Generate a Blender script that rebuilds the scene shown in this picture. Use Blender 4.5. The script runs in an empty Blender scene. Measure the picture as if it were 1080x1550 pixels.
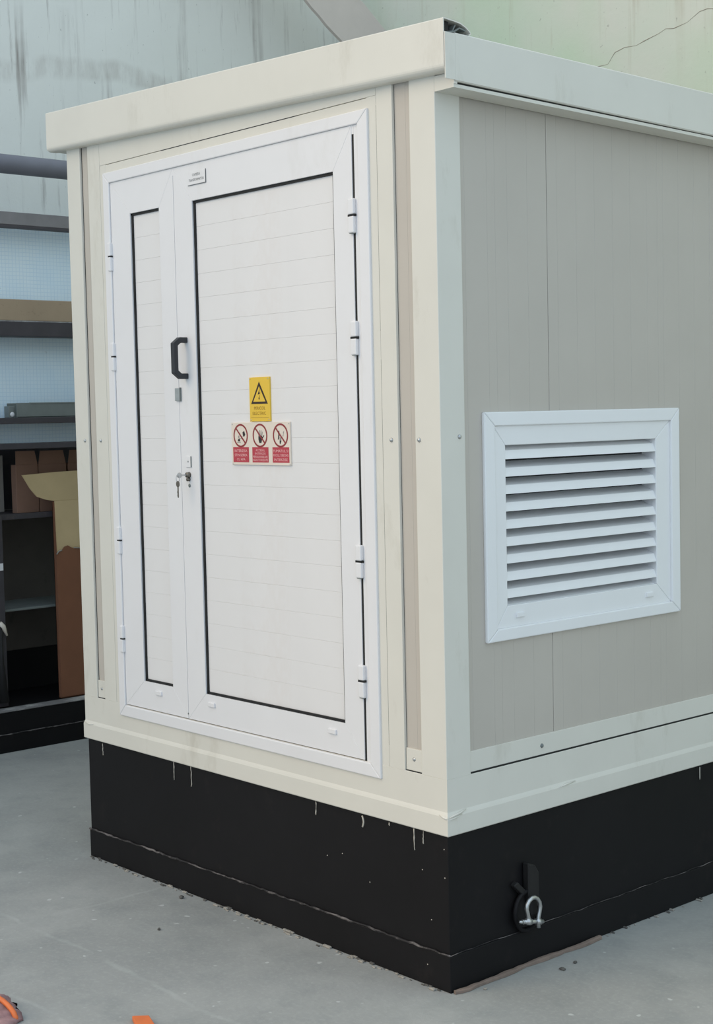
import bpy, bmesh, math, random
from mathutils import Vector, Matrix

random.seed(7)
sc = bpy.context.scene
C = sc.collection
PI = math.pi

# ------------------------------------------------------------------ camera
CAM = Vector((2.88899877, -2.85995714, 1.6))
YAW, PITCH, ROLL, FPX = map(float, (-48.54296446, 3.72041624, -1.26786227, 2282.8202892740064))
YAW, PITCH, ROLL = math.radians(YAW), math.radians(PITCH), math.radians(ROLL)
fw = Vector((math.sin(YAW) * math.cos(PITCH), math.cos(YAW) * math.cos(PITCH), -math.sin(PITCH)))
r0 = fw.cross(Vector((0, 0, 1))).normalized()
u0 = r0.cross(fw)
rr = r0 * math.cos(ROLL) + u0 * math.sin(ROLL)
uu = -r0 * math.sin(ROLL) + u0 * math.cos(ROLL)
cd = bpy.data.cameras.new('camera')
cam = bpy.data.objects.new('camera', cd)
C.objects.link(cam)
cam.matrix_world = Matrix(((rr.x, uu.x, -fw.x, CAM.x), (rr.y, uu.y, -fw.y, CAM.y), (rr.z, uu.z, -fw.z, CAM.z), (0, 0, 0, 1)))
cd.sensor_fit = 'VERTICAL'
cd.sensor_height = 24.0
cd.lens = 24.0 * FPX / 1550.0
cd.clip_start = 0.05
sc.camera = cam

# ------------------------------------------------------------------ sky, sun, exposure
w = bpy.data.worlds.new('overcast_sky')
sc.world = w
w.use_nodes = True
bg = w.node_tree.nodes['Background']
bg.inputs['Color'].default_value = (0.70, 0.85, 1.0, 1)
bg.inputs['Strength'].default_value = 1.18
sd = bpy.data.lights.new('sun', 'SUN')
sd.energy = 1.5
sd.angle = math.radians(50)
sd.color = (1.0, 0.68, 0.32)
sun = bpy.data.objects.new('sun', sd)
C.objects.link(sun)
sun.rotation_euler = Vector((0.42, 0.80, -0.62)).normalized().to_track_quat('-Z', 'Y').to_euler()
sun.location = (-3, -5, 6)
sc.view_settings.view_transform = 'Standard'
sc.view_settings.look = 'None'
sc.view_settings.exposure = 0.0
sc.view_settings.gamma = 1.0
sc.view_settings.use_curve_mapping = False


# ------------------------------------------------------------------ materials
def lin(c):
    return tuple(((v / 255) / 12.92 if v / 255 <= 0.04045 else ((v / 255 + 0.055) / 1.055) ** 2.4) for v in c) + (1,)


class NT:
    """tiny node helper"""
    def __init__(s, name):
        s.m = bpy.data.materials.new(name)
        s.m.use_nodes = True
        s.t = s.m.node_tree
        s.b = s.t.nodes['Principled BSDF']
        s.tc = s.t.nodes.new('ShaderNodeTexCoord')

    def n(s, typ, **k):
        nd = s.t.nodes.new(typ)
        for a, v in k.items():
            setattr(nd, a, v)
        return nd

    def link(s, a, b):
        s.t.links.new(a, b)

    def noise(s, scale=(1, 1, 1), sc_=1.0, detail=4, rough=0.55, dist=0.0):
        mp = s.n('ShaderNodeMapping')
        mp.inputs['Scale'].default_value = scale
        s.link(s.tc.outputs['Object'], mp.inputs['Vector'])
        nz = s.n('ShaderNodeTexNoise')
        nz.inputs['Scale'].default_value = sc_
        nz.inputs['Detail'].default_value = detail
        nz.inputs['Roughness'].default_value = rough
        nz.inputs['Distortion'].default_value = dist
        s.link(mp.outputs['Vector'], nz.inputs['Vector'])
        return nz.outputs['Fac']

    def ramp(s, fac, a, b, lo=(0, 0, 0, 1), hi=(1, 1, 1, 1)):
        r = s.n('ShaderNodeValToRGB')
        r.color_ramp.elements[0].position = a
        r.color_ramp.elements[0].color = lo
        r.color_ramp.elements[1].position = b
        r.color_ramp.elements[1].color = hi
        s.link(fac, r.inputs['Fac'])
        return r.outputs['Color']

    def math(s, op, a, b=None, c=None):
        m = s.n('ShaderNodeMath', operation=op)
        for i, v in enumerate((a, b, c)):
            if v is None:
                continue
            if isinstance(v, (int, float)):
                m.inputs[i].default_value = v
            else:
                s.link(v, m.inputs[i])
        return m.outputs[0]

    def mix(s, fac, a, b):
        m = s.n('ShaderNodeMix', data_type='RGBA')
        for sock, v in ((m.inputs[0], fac), (m.inputs[6], a), (m.inputs[7], b)):
            if isinstance(v, (int, float, tuple)):
                sock.default_value = v
            else:
                s.link(v, sock)
        return m.outputs[2]

    def xyz(s):
        x = s.n('ShaderNodeSeparateXYZ')
        s.link(s.tc.outputs['Object'], x.inputs[0])
        return x.outputs

    def bump(s, h, strength, dist=0.002):
        b = s.n('ShaderNodeBump')
        b.inputs['Strength'].default_value = strength
        b.inputs['Distance'].default_value = dist
        s.link(h, b.inputs['Height'])
        s.link(b.outputs['Normal'], s.b.inputs['Normal'])

    def color(s, c):
        if isinstance(c, tuple):
            s.b.inputs['Base Color'].default_value = c
        else:
            s.link(c, s.b.inputs['Base Color'])


def simple(name, rgb, rough=0.5, metal=0.0, var=0.05, vs=6.0, bump=0.0, bs=120, spec=0.5, dirt=None, dfac=0.3, dscale=(4, 4, 4)):
    m = NT(name)
    c = lin(rgb)
    a = tuple(v * (1 - var) for v in c[:3]) + (1,)
    b = tuple(min(1, v * (1 + var)) for v in c[:3]) + (1,)
    f = m.noise(sc_=vs, detail=5)
    col = m.mix(m.ramp(f, 0.3, 0.7), a, b)
    if dirt:
        d = m.noise(scale=dscale, sc_=1.0, detail=8, rough=0.7)
        k = m.math('MULTIPLY', m.ramp(d, 0.58, 0.78), dfac)
        col = m.mix(k, col, lin(dirt))
    m.color(col)
    m.b.inputs['Roughness'].default_value = rough
    m.b.inputs['Metallic'].default_value = metal
    m.b.inputs['Specular IOR Level'].default_value = spec
    if bump:
        m.bump(m.noise(sc_=bs, detail=3), bump, 0.001)
    return m.m


WHITE = simple('white_door_paint', (229, 228, 229), 0.42, var=0.012, dirt=(190, 186, 175), dfac=0.25, dscale=(5, 5, 2))
BOARD = simple('white_board_paint', (228, 226, 225), 0.45, var=0.015, dirt=(205, 190, 178), dfac=0.3, dscale=(3, 3, 1.5))
CREAM = simple('cream_sheet_metal', (218, 215, 205), 0.45, var=0.02, dirt=(150, 140, 115), dfac=0.28, dscale=(7, 7, 2.5))
VENT = simple('white_vent_paint', (236, 236, 236), 0.4, var=0.01)
PANEL = simple('greige_ribbed_panel', (190, 183, 173), 0.5, var=0.03, vs=3.0, bump=0.05, bs=200)
GASKET = simple('black_rubber', (14, 15, 16), 0.6, var=0.1)
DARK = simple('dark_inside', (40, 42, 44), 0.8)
HANDLE = simple('black_plastic', (38, 41, 46), 0.42, var=0.05)
STEEL = simple('zinc_steel', (190, 192, 192), 0.32, 0.85, var=0.08, vs=60)
GREYM = simple('grey_galvanised_sheet', (120, 126, 124), 0.55, 0.2, var=0.12, vs=9)
BRONZ = simple('tarnished_brass', (118, 112, 104), 0.4, 0.7, var=0.15, vs=80)
BLACKST = simple('black_painted_steel', (19, 18, 20), 0.6, var=0.2, vs=3.0, bump=0.12, bs=60, spec=0.22, dirt=(52, 46, 44), dfac=0.3, dscale=(9, 9, 9))
RACKD = simple('dark_brown_rack_steel', (66, 62, 66), 0.6, var=0.15, vs=8, dirt=(110, 95, 85), dfac=0.35, dscale=(20, 20, 20))
RACKG = simple('grey_rack_beam', (128, 124, 124), 0.6, var=0.1, vs=8, dirt=(90, 75, 62), dfac=0.5, dscale=(14, 14, 30))
PIPEM = simple('dark_grey_pipe', (112, 112, 120), 0.5, var=0.08, vs=10)
CARD = simple('brown_cardboard', (130, 86, 62), 0.85, var=0.06, vs=7, bump=0.05)
CARDIN = simple('light_cardboard_inner', (204, 180, 138), 0.85, var=0.06, vs=7)
CARDD = simple('dull_brown_cardboard', (150, 116, 98), 0.85, var=0.08, vs=9)  # dull brown of the cartons on the shelf
WOOD = simple('tan_plank', (168, 147, 122), 0.75, var=0.1, vs=3, dirt=(90, 70, 52), dfac=0.5, dscale=(10, 40, 60))
LATH = simple('weathered_lath', (128, 112, 102), 0.85, var=0.2, vs=22, bump=0.3, bs=90)
YEL = simple('sign_yellow', (229, 190, 62), 0.4, var=0.02)
YTX = simple('sign_text_brown', (150, 112, 20), 0.5, var=0.02)
BLK = simple('sign_black', (45, 28, 18), 0.5, var=0.02)
SGN = simple('sign_cream', (226, 214, 200), 0.4, var=0.03)
SRED = simple('sign_red', (182, 60, 72), 0.45, var=0.04)
SRING = simple('sign_ring_red', (142, 46, 48), 0.45, var=0.04)
STXT = simple('sign_pale_text', (238, 190, 188), 0.5, var=0.02)
SINK = simple('sign_ink', (38, 32, 34), 0.5)
SGREY = simple('sign_grey_ink', (150, 142, 138), 0.5)
GREYTX = simple('grey_print', (105, 108, 110), 0.5)
ORANGE = simple('orange_plastic', (226, 118, 62), 0.5, var=0.08, vs=20)
RAG = simple('mauve_rag', (150, 118, 118), 0.9, var=0.35, vs=25, dirt=(225, 215, 200), dfac=0.6, dscale=(40, 40, 40))
STONE = simple('grey_stone', (92, 90, 86), 0.9, var=0.2, vs=40, bump=0.3)
STONEL = simple('pale_mortar', (158, 153, 144), 0.9, var=0.15, vs=40, bump=0.3)
DRIP = simple('cream_paint_drip', (196, 190, 178), 0.5)
CRACK = simple('crack_brown', (158, 152, 138), 0.9)
DKMARK = simple('rust_black', (20, 18, 18), 0.7)


def weld_mat():
    m = NT('scuffed_weld_bead')
    f = m.noise(scale=(14, 14, 30), sc_=1.0, detail=8, rough=0.7)
    m.color(m.mix(m.ramp(f, 0.47, 0.6), lin((30, 28, 30)), lin((118, 112, 110))))
    m.b.inputs['Roughness'].default_value = 0.7
    m.bump(f, 0.6, 0.003)
    return m.m


WELD = weld_mat()


def worn_mat():
    m = NT('worn_grey_ledge')
    f = m.noise(scale=(8, 5, 8), sc_=1.0, detail=8, rough=0.7)
    m.color(m.mix(m.ramp(f, 0.45, 0.62), lin((120, 118, 118)), lin((186, 184, 180))))
    m.b.inputs['Roughness'].default_value = 0.8
    return m.m


WORN = worn_mat()


def mesh_sheet_mat():
    m = NT('pale_blue_mesh_sheet')
    x = m.xyz()
    g = []
    for o in (x[1], x[2]):
        s_ = m.math('ABSOLUTE', m.math('SINE', m.math('MULTIPLY', o, PI / 0.019)))
        g.append(m.ramp(s_, 0.0, 0.35, (1, 1, 1, 1), (0, 0, 0, 1)))
    grid = m.math('MAXIMUM', g[0], g[1])
    base = m.mix(m.ramp(m.noise(sc_=4, detail=4), 0.3, 0.7), lin((222, 242, 255)), lin((234, 248, 255)))
    col = m.mix(m.math('MULTIPLY', grid, 0.45), base, lin((182, 214, 238)))
    rust = m.noise(scale=(9, 9, 9), sc_=1.0, detail=8, rough=0.75)
    z = m.ramp(x[2], 0.0, 1.0)
    col = m.mix(m.math('MULTIPLY', m.ramp(rust, 0.66, 0.74), 0.7), col, lin((92, 88, 84)))
    m.color(col)
    m.b.inputs['Roughness'].default_value = 0.45
    m.bump(grid, 0.3, 0.001)
    return m.m


MESHS = mesh_sheet_mat()


def wall_mat(name, c1, c2, streak, streak_fac, axis, band=None, patch=None):
    m = NT(name)
    x = m.xyz()
    col = m.mix(m.ramp(m.noise(sc_=1.3, detail=6, rough=0.6), 0.3, 0.72), lin(c1), lin(c2))
    if patch:
        col = m.mix(m.math('MULTIPLY', m.ramp(m.noise(sc_=0.8, detail=3), 0.42, 0.6), 0.8), col, lin(patch))
    scl = (11, 11, 0.55)
    st = m.noise(scale=scl, sc_=1.0, detail=7, rough=0.65)
    st2 = m.noise(scale=(26, 26, 1.6), sc_=1.0, detail=6, rough=0.7)
    amp = m.ramp(m.noise(sc_=1.7, detail=4), 0.35, 0.62)
    k = m.math('MULTIPLY', m.ramp(st, 0.55, 0.70), amp)
    k2 = m.math('MULTIPLY', m.ramp(st2, 0.60, 0.72), 0.6)
    k = m.math('MULTIPLY', m.math('MAXIMUM', k, k2), streak_fac)
    col = m.mix(k, col, lin(streak))
    if band:
        z0, hw, y1 = band
        wob = m.math('MULTIPLY_ADD', m.noise(scale=(0.5, 1.6, 0), sc_=1.0, detail=2), 0.3, -0.15)
        d = m.math('ABSOLUTE', m.math('SUBTRACT', m.math('ADD', x[2], wob), z0))
        bm_ = m.ramp(d, hw * 0.5, hw, (1, 1, 1, 1), (0, 0, 0, 1))
        nz = m.ramp(m.noise(scale=(9, 9, 2.5), sc_=1.0, detail=8, rough=0.7), 0.4, 0.68)
        col = m.mix(m.math('MULTIPLY', m.math('MULTIPLY', bm_, nz), 0.36), col, lin((150, 138, 128)))
    sp = m.noise(scale=(60, 60, 40), sc_=1.0, detail=2)
    col = m.mix(m.math('MULTIPLY', m.ramp(sp, 0.70, 0.76), 0.35), col, lin((110, 105, 98)))
    m.color(col)
    m.b.inputs['Roughness'].default_value = 0.85
    m.b.inputs['Specular IOR Level'].default_value = 0.2
    m.bump(m.noise(sc_=25, detail=6, rough=0.6), 0.25, 0.006)
    return m.m


WALLL = wall_mat('blue_grey_streaked_plaster', (226, 225, 218), (233, 232, 225), (146, 138, 132), 0.9, 'y', band=(3.46, 0.07, 2.6))
WALLB = wall_mat('green_cream_plaster', (200, 212, 196), (212, 213, 202), (164, 156, 132), 0.55, 'x', patch=(190, 212, 184))
SLAB = simple('grey_stringer_concrete', (208, 196, 188), 0.9, var=0.05, vs=5, bump=0.35, bs=30)


def ground_mat():
    m = NT('grey_concrete_ground')
    x = m.xyz()
    n1 = m.noise(sc_=1.6, detail=8, rough=0.6, dist=0.4)
    n2 = m.noise(sc_=9.0, detail=8, rough=0.65)
    n3 = m.noise(sc_=70.0, detail=4, rough=0.6)
    col = m.mix(m.ramp(n1, 0.32, 0.68), lin((146, 148, 146)), lin((170, 171, 168)))
    col = m.mix(m.math('MULTIPLY', m.ramp(n2, 0.48, 0.72), 0.35), col, lin((128, 134, 134)))
    col = m.mix(m.math('MULTIPLY', m.ramp(n3, 0.5, 0.75), 0.25), col, lin((190, 192, 188)))
    spk = m.noise(sc_=26.0, detail=1, rough=0.4)
    col = m.mix(m.math('MULTIPLY', m.ramp(spk, 0.74, 0.78), 0.6), col, lin((205, 208, 205)))
    # trowelled slab joints, paler than the concrete, running with the kiosk walls
    wob = m.math('MULTIPLY_ADD', m.noise(sc_=1.5, detail=3), 0.16, -0.08)
    fine = m.math('MULTIPLY_ADD', m.noise(sc_=14, detail=3), 0.02, -0.01)
    for ax, pos, wd, amt in ((1, -0.55, 0.007, 0.24), (1, -0.87, 0.007, 0.32), (0, -1.37, 0.007, 0.25), (1, 0.05, 0.008, 0.0), (0, 1.15, 0.008, 0.25)):
        if not amt:
            continue
        d = m.math('ABSOLUTE', m.math('SUBTRACT', m.math('ADD', m.math('ADD', x[ax], wob), fine), pos))
        k = m.ramp(d, wd * 0.4, wd * 1.6, (1, 1, 1, 1), (0, 0, 0, 1))
        brk = m.ramp(m.noise(sc_=5, detail=3), 0.4, 0.6)
        col = m.mix(m.math('MULTIPLY', m.math('MULTIPLY', k, brk), amt), col, lin((196, 200, 196)))
    m.color(col)
    m.b.inputs['Roughness'].default_value = 0.8
    m.b.inputs['Specular IOR Level'].default_value = 0.3
    m.bump(m.noise(sc_=45, detail=6, rough=0.65), 0.3, 0.004)
    return m.m


GROUND = ground_mat()


# ------------------------------------------------------------------ mesh building
class MB:
    def __init__(s, *mats):
        s.bm = bmesh.new()
        s.mats = list(mats)
        s.mi = 0

    def use(s, mat):
        if mat not in s.mats:
            s.mats.append(mat)
        s.mi = s.mats.index(mat)
        return s

    def _add(s, tmp):
        me = bpy.data.meshes.new('tmp')
        for f in tmp.faces:
            f.material_index = s.mi
        tmp.to_mesh(me)
        s.bm.from_mesh(me)
        bpy.data.meshes.remove(me)
        tmp.free()
        return s

    def hull(s, verts, faces, bev=0.0, seg=2, fn=None, vert=False):
        t = bmesh.new()
        vs = [t.verts.new(v) for v in verts]
        for f in faces:
            t.faces.new([vs[i] for i in f])
        bmesh.ops.recalc_face_normals(t, faces=t.faces[:])
        if bev:
            es = [e for e in t.edges if not vert or (e.verts[0].co - e.verts[1].co).xy.length < 1e-6]
            bmesh.ops.bevel(t, geom=es, offset=bev, segments=seg, affect='EDGES', profile=0.5, clamp_overlap=True)
        if fn:
            for v in t.verts:
                v.co = fn(v.co)
        return s._add(t)

    def box(s, x0, x1, y0, y1, z0, z1, bev=0.0, seg=2, fn=None, vert=False):
        v = [(x, y, z) for x in (x0, x1) for y in (y0, y1) for z in (z0, z1)]
        f = [(0, 1, 3, 2), (4, 6, 7, 5), (0, 4, 5, 1), (2, 3, 7, 6), (0, 2, 6, 4), (1, 5, 7, 3)]
        return s.hull(v, f, bev, seg, fn, vert)

    def ring(s, x0, x1, y0, y1, prof):
        """closed profile of (outward offset, z) swept round a rectangle with mitred corners"""
        t = bmesh.new()
        R_ = []
        for sx, sy in ((-1, -1), (1, -1), (1, 1), (-1, 1)):
            R_.append([t.verts.new(((x0 if sx < 0 else x1) + sx * o, (y0 if sy < 0 else y1) + sy * o, z)) for o, z in prof])
        n = len(prof)
        for i in range(4):
            A_, B_ = R_[i], R_[(i + 1) % 4]
            for k in range(n):
                t.faces.new((A_[k], A_[(k + 1) % n], B_[(k + 1) % n], B_[k]))
        bmesh.ops.recalc_face_normals(t, faces=t.faces[:])
        return s._add(t)

    def prism(s, poly, put, a, b, bev=0.0, seg=1, fn=None):
        """poly: list of 2-D points; put(p, q, h) -> 3-D point; extruded from h=a to h=b"""
        n = len(poly)
        v = [put(p, q, a) for p, q in poly] + [put(p, q, b) for p, q in poly]
        f = [tuple(range(n)), tuple(range(n, 2 * n))] + [(i, (i + 1) % n, n + (i + 1) % n, n + i) for i in range(n)]
        return s.hull(v, f, bev, seg, fn)

    def sheet(s, prof, th, put, a, b, fn=None):
        """open profile given thickness th to its left side, extruded"""
        n = len(prof)
        off = []
        for i in range(n):
            p = Vector(prof[max(i - 1, 0)]); q = Vector(prof[min(i + 1, n - 1)])
            d = (q - p).normalized()
            off.append((prof[i][0] - d.y * th, prof[i][1] + d.x * th))
        t = bmesh.new()
        rings = []
        for pts in (prof, off):
            rings.append([[t.verts.new(put(x, y, h)) for x, y in pts] for h in (a, b)])
        (A0, A1), (B0, B1) = rings
        for i in range(n - 1):
            t.faces.new((A0[i], A0[i + 1], A1[i + 1], A1[i]))
            t.faces.new((B0[i], B1[i], B1[i + 1], B0[i + 1]))
            t.faces.new((A0[i], B0[i], B0[i + 1], A0[i + 1]))
            t.faces.new((A1[i], A1[i + 1], B1[i + 1], B1[i]))
        for i in (0, n - 1):
            t.faces.new((A0[i], A1[i], B1[i], B0[i]))
        bmesh.ops.recalc_face_normals(t, faces=t.faces[:])
        if fn:
            for v in t.verts:
                v.co = fn(v.co)
        return s._add(t)

    def tube(s, pts, r, n=10, cap=True, closed=False):
        t = bmesh.new()
        pts = [Vector(p) for p in pts]
        m = len(pts)
        rad = r if isinstance(r, (list, tuple)) else [r] * m
        rings = []
        up = None
        for i, p in enumerate(pts):
            if closed:
                d = (pts[(i + 1) % m] - pts[i - 1]).normalized()
            else:
                d = (pts[min(i + 1, m - 1)] - pts[max(i - 1, 0)]).normalized()
            if up is None:
                up = Vector((0, 0, 1)) if abs(d.z) < 0.9 else Vector((1, 0, 0))
            a = d.cross(up).normalized()
            b = a.cross(d).normalized()
            up = b
            rings.append([t.verts.new(p + (a * math.cos(k * 2 * PI / n) + b * math.sin(k * 2 * PI / n)) * rad[i]) for k in range(n)])
        for i in range(m if closed else m - 1):
            A, B = rings[i], rings[(i + 1) % m]
            for k in range(n):
                t.faces.new((A[k], A[(k + 1) % n], B[(k + 1) % n], B[k]))
        if cap and not closed:
            t.faces.new(rings[0]); t.faces.new(rings[-1])
        bmesh.ops.recalc_face_normals(t, faces=t.faces[:])
        for f in t.faces:
            f.smooth = True
        return s._add(t)

    def dome(s, c, r, nrm, h=None, n=12):
        """rivet head: flattened dome on nrm"""
        h = h or r * 0.55
        nrm = Vector(nrm).normalized()
        a = nrm.orthogonal().normalized(); b = nrm.cross(a)
        t = bmesh.new()
        c = Vector(c)
        prev = None
        for j in range(4):
            ph = j * PI / 2 / 4
            ring = [t.verts.new(c + nrm * h * math.sin(ph) + (a * math.cos(k * 2 * PI / n) + b * math.sin(k * 2 * PI / n)) * r * math.cos(ph)) for k in range(n)]
            if prev:
                for k in range(n):
                    t.faces.new((prev[k], prev[(k + 1) % n], ring[(k + 1) % n], ring[k]))
            else:
                t.faces.new(ring[::-1])
            prev = ring
        top = t.verts.new(c + nrm * h)
        for k in range(n):
            t.faces.new((prev[k], prev[(k + 1) % n], top))
        bmesh.ops.recalc_face_normals(t, faces=t.faces[:])
        for f in t.faces:
            f.smooth = True
        return s._add(t)

    def flat(s, pts):
        t = bmesh.new()
        t.faces.new([t.verts.new(p) for p in pts])
        return s._add(t)

    def text(s, body, cx, cz, width, height, y):
        cu = bpy.data.curves.new('t', 'FONT')
        cu.body = body
        cu.align_x = 'CENTER'
        cu.align_y = 'CENTER'
        cu.resolution_u = 2
        o = bpy.data.objects.new('t', cu)
        C.objects.link(o)
        bpy.context.view_layer.update()
        dg = bpy.context.evaluated_depsgraph_get()
        me = o.evaluated_get(dg).to_mesh()
        vs = [v.co.copy() for v in me.vertices]
        fs = [tuple(p.vertices) for p in me.polygons]
        o.evaluated_get(dg).to_mesh_clear()
        bpy.data.objects.remove(o)
        bpy.data.curves.remove(cu)
        x0, x1 = min(v.x for v in vs), max(v.x for v in vs)
        y0, y1 = min(v.y for v in vs), max(v.y for v in vs)
        t = bmesh.new()
        tv = [t.verts.new((cx + ((v.x - x0) / (x1 - x0) - 0.5) * width, y, cz + ((v.y - y0) / (y1 - y0) - 0.5) * height)) for v in vs]
        for f in fs:
            try:
                t.faces.new([tv[i] for i in f])
            except ValueError:
                pass
        return s._add(t)

    def build(s, name, parent=None, label=None, kind=None, smooth=False):
        org = Vector((0, 0, 0))
        p = parent
        while p is not None:
            org += p.location
            p = p.parent
        me = bpy.data.meshes.new(name)
        for v in s.bm.verts:
            v.co = v.co - org
        if smooth:
            for f in s.bm.faces:
                f.smooth = True
        s.bm.to_mesh(me)
        s.bm.free()
        for m in s.mats:
            me.materials.append(m)
        o = bpy.data.objects.new(name, me)
        C.objects.link(o)
        o.parent = parent
        if label:
            o['label'] = label
        if kind:
            o['kind'] = kind
        return o


def thing(name, label, cat, loc=(0, 0, 0), group=None):
    o = bpy.data.objects.new(name, None)
    C.objects.link(o)
    o.location = loc
    o.empty_display_size = 0.1
    o['label'] = label
    o['category'] = cat
    if group:
        o['group'] = group
    return o


def tag(o, label, cat, group=None):
    o['label'] = label
    o['category'] = cat
    if group:
        o['group'] = group
    return o


def clone(o, dz=0, dx=0, dy=0):
    c = o.copy()
    C.objects.link(c)
    c.location = o.location + Vector((dx, dy, dz))
    return c


XZ = lambda p, q, h: (p, h, q)          # polygon in x,z extruded along y
YZ = lambda p, q, h: (h, p, q)          # polygon in y,z extruded along x
XY = lambda p, q, h: (p, q, h)

# ------------------------------------------------------------------ the setting
XW = -4.2      # left wall plane
YB = 3.38      # back wall plane
MB(GROUND).box(-9, 9, -9, 9, -0.2, 0.0).build('floor', kind='structure')
MB(WALLL).box(XW - 0.3, XW, -5.0, YB + 0.3, 0.0, 5.6).build('wall_left', kind='structure')
wb = MB(WALLB).box(XW, 5.0, YB, YB + 0.3, 0.0, 5.6).build('wall_back', kind='structure')


# ------------------------------------------------------------------ kiosk
W, D = 1.873, 2.45
kiosk = thing('transformer_kiosk', 'white and cream prefabricated metal kiosk on black steel plinth with double door', 'kiosk', (-W / 2, D / 2, 0))
zb = lambda x: 2.489 - 0.038 * x          # underside of the front fascia
zt = lambda x: 2.624 - 0.0395 * x         # top of the front fascia
sb = lambda y: 2.4618 - 0.0197 * y        # underside of the side fascia
st_ = lambda y: 2.5867 - 0.0162 * y
TOP = 9.0


def to_top(co):                            # verts drawn at z=TOP follow the sloping fascia
    if co.z > 8.5:
        co.z = zb(co.x) + 0.004 + (co.z - TOP)
    return co


# plinth
pl = MB(BLACKST)
pl.box(-W + 0.008, -0.004, 0.004, D - 0.004, 0.10, 0.442, 0.003)
pl.box(-W + 0.004, 0.0, 0.0, D, 0.0, 0.104, 0.003)
plinth = pl.build('plinth', kiosk, 'black painted steel plinth with a weld line near the ground')
wm = MB(WELD)


def bead(p0, p1, r, n, jit):
    pts = []
    for i in range(n + 1):
        t = i / n
        p = Vector(p0).lerp(Vector(p1), t)
        pts.append(p + Vector((0, 0, random.uniform(-jit, jit))))
    wm.tube(pts, [r * random.uniform(0.6, 1.2) for _ in pts], 6)


bead((-W + 0.004, 0.0, 0.103), (0.0, 0.0, 0.106), 0.0035, 90, 0.0022)
bead((0.0, 0.0, 0.106), (0.0, D, 0.108), 0.0011, 80, 0.002)
wm.build('weld_seam', plinth)
dr = MB(DRIP)
for x, z0, z1, r in ((-1.765, 0.432, 0.39, .0016), (-1.315, 0.438, 0.375, .0022), (-1.215, 0.438, 0.37, .0018), (-0.566, 0.436, 0.395, .002),
                     (-0.137, 0.436, 0.375, .0022), (-0.1, 0.436, 0.40, .0018), (-1.96 + 1.72, 0.434, 0.425, .002)):
    n = 7
    dr.tube([(x + random.uniform(-.0015, .0015), 0.0028, z0 + (z1 - z0) * i / n) for i in range(n + 1)], [r * random.uniform(.4, 1.2) for _ in range(n + 1)], 6)
dr.tube([(-0.356 + .006 * math.sin(i / 5 * 3), 0.0025, 0.432 - 0.033 * i / 5) for i in range(6)], .0028, 6)
for x, z in ((-.019, .32), (-.108, .325), (-.075, .19), (-.33, .24), (-.45, .30), (-.52, .28), (-.09, .06), (-.02, .40)):
    dr.dome((x, 0.004 if z > .1 else 0, z), .0020, (0, -1, 0), .0008, 6)
dr.tube([(-0.002, 1.155, 0.433 - 0.04 * i / 4) for i in range(5)], .0018, 6)
dr.build('paint_drip', plinth, 'streaks and specks of cream paint on the black plinth', kind='stuff')
# lifting socket and fin on the side of the plinth
lg = MB(BLACKST)
ring = [(0.012, 0.303 + 0.052 * math.cos(a), 0.165 + 0.058 * math.sin(a)) for a in [k * 2 * PI / 24 for k in range(24)]]
lg.tube(ring, 0.007, 8, closed=True)
lg.use(DKMARK).prism([(0.303 + 0.045 * math.cos(k * PI / 12), 0.165 + 0.05 * math.sin(k * PI / 12)) for k in range(24)], YZ, -0.003, 0.004)
lg.use(DKMARK)
lg.prism([(0.300, 0.305), (0.329, 0.295), (0.346, 0.27), (0.346, 0.20), (0.334, 0.15), (0.309, 0.15), (0.300, 0.21)], YZ, -0.002, 0.022, 0.003)
lg.prism([(0.245, 0.25), (0.262, 0.258), (0.30, 0.222), (0.287, 0.21)], YZ, -0.002, 0.016, 0.002)
lg.build('lifting_lug', plinth, 'black welded lifting lug with round socket')

# inner core
MB(DARK).box(-W + 0.06, -0.075, 0.075, D - 0.06, 0.44, 2.44).build('inner_shell', kiosk)

# bottom rail: front, side, left, back
br = MB(CREAM)
br.ring(-W, 0.0, 0.0, D, [(0.0, 0.4995), (0.0, 0.5965), (-0.001, 0.5975), (-0.05, 0.5975), (-0.05, 0.4995)])
# rolled lip standing slightly proud under the crease
br.ring(-W, 0.0, 0.0, D, [(0.0, 0.5065), (0.0030, 0.4995), (0.0050, 0.4935), (0.0050, 0.4425), (0.003, 0.4400), (-0.03, 0.4400), (-0.03, 0.5065)])
bott = br.build('bottom_rail', kiosk, 'cream bottom rail with a folded lip over the black plinth')
# hammered corner folds of the lip
for pts in ([(-0.028, -0.0045, 0.497), (-0.012, -0.0055, 0.493), (0.0, -0.005, 0.4905), (0.005, -0.003, 0.491)],
            [(0.0045, 0.0, 0.492), (0.0055, 0.02, 0.496), (0.0052, 0.045, 0.500), (0.003, 0.07, 0.506)],
            [(0.0045, 0.0, 0.486), (0.0058, 0.02, 0.489), (0.0055, 0.05, 0.495)],
            [(-W, -0.005, 0.499), (-W + 0.03, -0.0052, 0.494), (-W + 0.06, -0.0048, 0.497)],
            [(0.0050, 0.455, 0.494), (0.0055, 0.49, 0.499), (0.0045, 0.53, 0.501)]):
    MB(CREAM).tube(pts, [0.001] + [0.003] * (len(pts) - 2) + [0.001], 8).build('corner_fold', bott)


# corner posts
def post(x0, x1, y0, y1, nm='corner_post'):
    b = MB(CREAM)
    b.box(x0, x1, y0, y1, 0.5974, TOP, 0.0022, fn=to_top, vert=True)
    return b.build(nm, kiosk)


post(-0.099, 0.0, 0.0, 0.0945)
post(-W, -1.786, 0.0, 0.0945)
post(-W, -W + 0.095, D - 0.095, D)
post(-0.095, 0.0, D - 0.095, D)

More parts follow.
